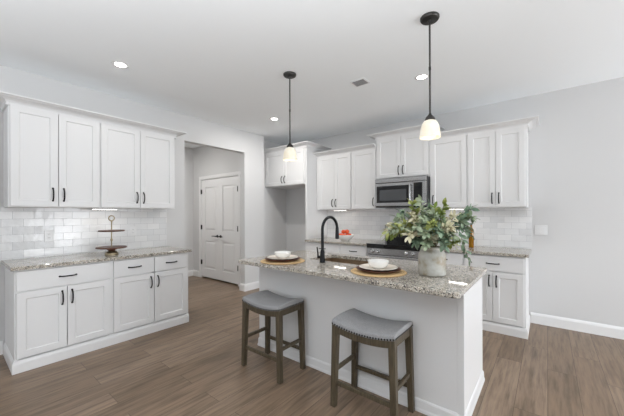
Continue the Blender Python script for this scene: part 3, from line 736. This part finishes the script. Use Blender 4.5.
STEMS = [((-.315, .0, .075), .16, 'leaf2'), ((-.300, .06, .13), .12, 'leaf3'), ((-.315, -.09, .12), .15, 'leaf1'), ((-.250, .02, .215), .06, 'leaf1'), ((-.19, .10, .25), .05, 'leaf4'),
         ((-.175, -.08, .225), .05, 'leaf3'), ((-.135, .03, .305), .03, 'leaf2'), ((-.085, -.02, .325), .03, 'leaf1'), ((-.045, .12, .26), .03, 'leaf4'), ((-.01, -.05, .235), .03, 'leaf1'),
         ((.03, .02, .275), .02, 'leaf2'), ((.075, -.02, .30), .02, 'leaf2'), ((.105, .07, .25), .02, 'leaf1'), ((.135, -.06, .215), .05, 'leaf3'), ((.150, .03, .14), .09, 'leaf2'),
         ((.120, -.12, .08), .12, 'leaf1'), ((-.105, -.15, .10), .13, 'leaf1'), ((-.02, -.17, .11), .13, 'leaf4'), ((.06, -.16, .14), .12, 'leaf3'), ((-.27, -.05, .17), .09, 'leaf2'), ((-.15, -.12, .15), .10, 'leaf1'), ((-.10, .05, .25), .04, 'leaf3'), ((.10, .0, .17), .08, 'leaf1'), ((-.05, -.12, .16), .09, 'leaf2'), ((.0, .05, .30), .02, 'leaf4'), ((-.33, -.03, .10), .15, 'leaf2'), ((-.09, -.13, .03), .10, 'leaf1'), ((.03, -.15, .02), .10, 'leaf4'), ((.11, -.08, .03), .10, 'leaf2'), ((-.13, -.04, .04), .09, 'leaf4'), ((.08, .10, .05), .09, 'leaf1'), ((-.03, -.09, .08), .06, 'leaf3'), ((.05, -.10, .08), .06, 'leaf1'), ((-.205, -.13, .085), .15, 'leaf3'),
         ((-.23, .12, .12), .12, 'leaf2'), ((.02, .16, .17), .08, 'leaf2'), ((-.09, -.10, .20), .06, 'leaf1'), ((.05, -.08, .17), .06, 'leaf1')]
for tip, lift, lm in STEMS: stem(tip, lift, lm)
# drooping sprig on the right
stem((.272, -.02, .275), .02, 'leaf4', 22, .050, .027, .66)
stem((.250, -.04, .210), .10, 'leaf1', 22, .048, .026, .62)
stem((.235, -.05, .145), .20, 'leaf4', 24, .048, .025, .62)
stem((.282, -.02, .205), .14, 'leaf1', 20, .048, .025, .70)
stem((.228, -.06, -.085), .50, 'leaf4', 30, .042, .022, .58)
stem((.262, -.02, .09), .24, 'leaf4', 22, .046, .024, .66)

# ------------------------------------------------------------------ cake stand on the left counter
cs = empty('cake_stand', (-3.715, 1.148, ZI), 0, 'two-tier cake stand with dark wooden discs and ring handle', 'cake stand')
MB().lathe([(0, 0), (.062, 0), (.064, .008), (.058, .022), (.040, .034), (.03, .040)], 32, cap=False).build('base', M['gold'], cs, True)
MB().lathe([(.03, .036), (.034, .046), (.05, .056), (.055, .066), (.0, .066)], 32, cap=False).build('pedestal', M['darkwood'], cs, True)
MB().lathe([(0, .066), (.126, .066), (.142, .069), (.144, .077), (.140, .083), (0, .081)], 56, cap=False).build('tier', M['ringwood'], cs, True)
MB().lathe([(0, .248), (.108, .248), (.121, .251), (.123, .258), (.119, .263), (0, .262)], 56, cap=False).build('tier', M['ringwood'], cs, True)
MB().lathe([(.006, .08), (.006, .14), (.011, .15), (.011, .165), (.006, .175), (.006, .25), (.006, .348), (.009, .356), (.005, .366)], 16).build('spindle', M['gold'], cs, True)
ringp = [(.0, .027 * math.sin(2 * math.pi * k / 24), .393 + .027 * math.cos(2 * math.pi * k / 24)) for k in range(25)]
MB().tube(ringp, .0058, 8, up=(1, 0, 0)).build('ring_handle', M['gold'], cs, True)

# ------------------------------------------------------------------ back counter: fruit bowl, bottle
fbx, fby = -2.552, 4.05
o = MB().lathe([(0, 0), (.055, 0), (.057, .006), (.095, .028), (.132, .062), (.150, .096), (.147, .099), (.143, .096), (.125, .064), (.09, .033), (0, .012)], 48, cap=False).build('fruit_bowl', M['cer'], None, True)
o.location = (fbx, fby, ZI); tag(o, 'white bowl of red fruit on the back counter left of range', 'bowl')
FR = [((-0.064, -0.034, 0.086), 'red-orange fruit at left of the fruit bowl'), ((0.016, -0.068, 0.084), 'red-orange fruit at front of the fruit bowl'), ((0.078, 0.002, 0.088), 'red-orange fruit at right of the fruit bowl'),
      ((0.004, 0.070, 0.086), 'red-orange fruit at back of the fruit bowl'), ((-0.034, 0.008, 0.143), 'topmost red-orange fruit, left in the fruit bowl'), ((0.043, -0.012, 0.150), 'topmost red-orange fruit, right in the fruit bowl')]
f0 = empty('fruit', (0, 0, 0))
r0 = .037
MB().lathe([(0, -.031), (.012, -.034), (.024, -.029), (.034, -.014), (.037, .002), (.034, .017), (.024, .028), (.013, .031), (.005, .027), (0, .025)], 24, cap=False).build('flesh', M['fruit'], f0, True)
MB().tube([(0, 0, .025), (.001, 0, .033), (.004, 0, .039)], [.0022, .0018, .002], 6).build('stem', M['fstem'], f0)
for i, (p, lb) in enumerate(FR):
    f = f0 if i == 0 else copy_tree(f0)
    f.location = (fbx + p[0], fby + p[1], ZI + p[2]); f.rotation_euler = (.3 * math.sin(i * 2.1), .3 * math.cos(i * 1.7), i); tag(f, lb, 'fruit', 'red fruit in the bowl')
bt = empty('oil_bottle', (-.757, 4.20, ZI), 0, 'slim amber oil bottle on right back counter behind greenery', 'bottle')
MB().lathe([(0, 0), (.027, 0), (.030, .004), (.030, .215), (.026, .235), (.014, .250), (.0125, .262), (.0125, .285), (0, .285)], 28, cap=False).build('body', M['amber'], bt, True)
MB().lathe([(0, .2855), (.0145, .2855), (.0145, .305), (.012, .308), (0, .308)], 20, cap=False).build('cap', M['bcap'], bt, True)

# ------------------------------------------------------------------ outlets and switches
def plate(loc, rz, w, label, cat, kinds):
    r = empty('outlet_plate' if cat == 'outlet' else 'switch_plate', loc, rz, label, cat)
    MB().box(-w / 2, w / 2, -.006, 0, -.058, .058, .002).build('cover_plate', M['plast'], r)
    n = len(kinds)
    for i, k in enumerate(kinds):
        cx = (i - (n - 1) / 2) * .046
        ins = MB().box(cx - .0165, cx + .0165, -.0085, -.0055, -.034, .034, .001).build('outlet_insert' if k == 'o' else 'rocker_switch', M['plast'], r)
        if k == 'o':
            s = MB()
            for z in (-.019, .019):
                for x in (-.006, .006): s.box(cx + x - .0012, cx + x + .0012, -.0092, -.0083, z - .0045, z + .0045)
            s.build('sockets', M['slot'], ins)
plate((XL + .008, .690, 1.107), rl, .075, 'white outlet on tile backsplash left of cake stand', 'outlet', 'o')
plate((XL + .008, 1.488, 1.121), rl, .075, 'white outlet on tile backsplash right of cake stand', 'outlet', 'o')
plate((-.058, YB, 1.128), 0, .12, 'white double switch plate on bare wall right of cabinets', 'switch', 'ss')

# ------------------------------------------------------------------ ceiling: downlights, vent, pendants
def downlight(x, y, label, power=None):
    r = empty('recessed_light', (x, y, ZC), 0, label, 'ceiling light', 'recessed ceiling lights')
    MB().lathe([(.046, -.001), (.050, -.006), (.068, -.0045), (.072, -.0005), (.072, 0), (.046, 0)], 40, cap=False).build('trim_ring', M['plast'], r, True)
    MB().lathe([(0, -.0035), (.0465, -.0035), (.0465, -.001), (0, -.001)], 36, cap=False).build('lens', M['lamp'], r)
    area('downlight', (0, 0, -.012), (0, 0, 0), .08, .08, DOWNLIGHT_W if power is None else power, (1, .975, .94), 'DISK', parent=r)
downlight(-3.18, 1.06, 'round recessed light over left wall cabinets', 1.6)
downlight(-3.20, 3.11, 'round recessed light by hall opening, left of first pendant', 15.0)
downlight(-1.02, 3.13, 'round recessed light behind the pendant above the vase', 4.6)
downlight(-1.02, 1.06, 'round recessed light above the stools, nearest the viewer')
v = empty('ceiling_vent', (-1.588, 2.835, ZC), 0, 'small rectangular ceiling vent between the pendants', 'vent')
MB().box(-.085, .085, -.075, .075, -.006, 0, .002).build('vent_frame', M['plast'], v)
MB().box(-.068, .068, -.058, .058, -.0075, -.0055).build('duct_plate', M['ventd'], v)
for k in range(7):
    y = -.048 + k * .016
    MB().box(-.068, .068, y - .0035, y + .0035, -.011, -.007).build('slat', M['ventg'], v)
def make_pendant():
    r = empty('pendant_light', (0, 0, 0))
    MB().lathe([(0, 0), (.066, 0), (.066, -.012), (.060, -.020), (.016, -.024), (.012, -.040), (0, -.040)], 36, cap=False).build('canopy', M['pend'], r, True)
    MB().lathe([(.0065, -.03), (.0065, -.705)], 14).lathe([(.0085, -.36), (.0085, -.385)], 14).build('rod', M['pend'], r, True)
    MB().lathe([(.008, -.700), (.012, -.712), (.028, -.728), (.036, -.745), (.036, -.752), (0, -.752)], 28).build('socket_cap', M['pend'], r, True)
    MB().lathe([(.030, -.7525), (.042, -.757), (.055, -.775), (.064, -.805), (.070, -.845), (.074, -.878), (.071, -.878), (.067, -.845), (.061, -.806), (.052, -.778), (.040, -.760), (.030, -.757)], 36, cap=False).build('glass_shade', M['alab'], r, True)
    MB().lathe([(0, -.765), (.012, -.766), (.014, -.785), (.026, -.815), (.028, -.832), (.020, -.850), (0, -.857)], 20, cap=False).build('bulb', M['bulb'], r, True)
    return r
p1 = make_pendant(); p1.location = (-2.058, 2.22, ZC); tag(p1, 'bronze pendant with alabaster glass shade over hall end of island', 'pendant light', 'pendants over the island')
p2 = copy_tree(p1); p2.location = (-.667, 2.22, ZC); tag(p2, 'bronze pendant with alabaster glass shade above the vase of greenery', 'pendant light', 'pendants over the island')
for p in (p1, p2): 
    d = bpy.data.lights.new('pendant_glow', 'POINT'); d.energy = PENDANT_W; d.color = (1, .93, .82); d.shadow_soft_size = .015
    o = bpy.data.objects.new('pendant_glow', d); COL.objects.link(o); o.parent = p; o.location = (0, 0, -.845)
# ceiling light added out of sight to brighten the hall
downlight(-5.15, 2.2, 'unseen recessed light added to brighten the hall', HALL_FILL_W)
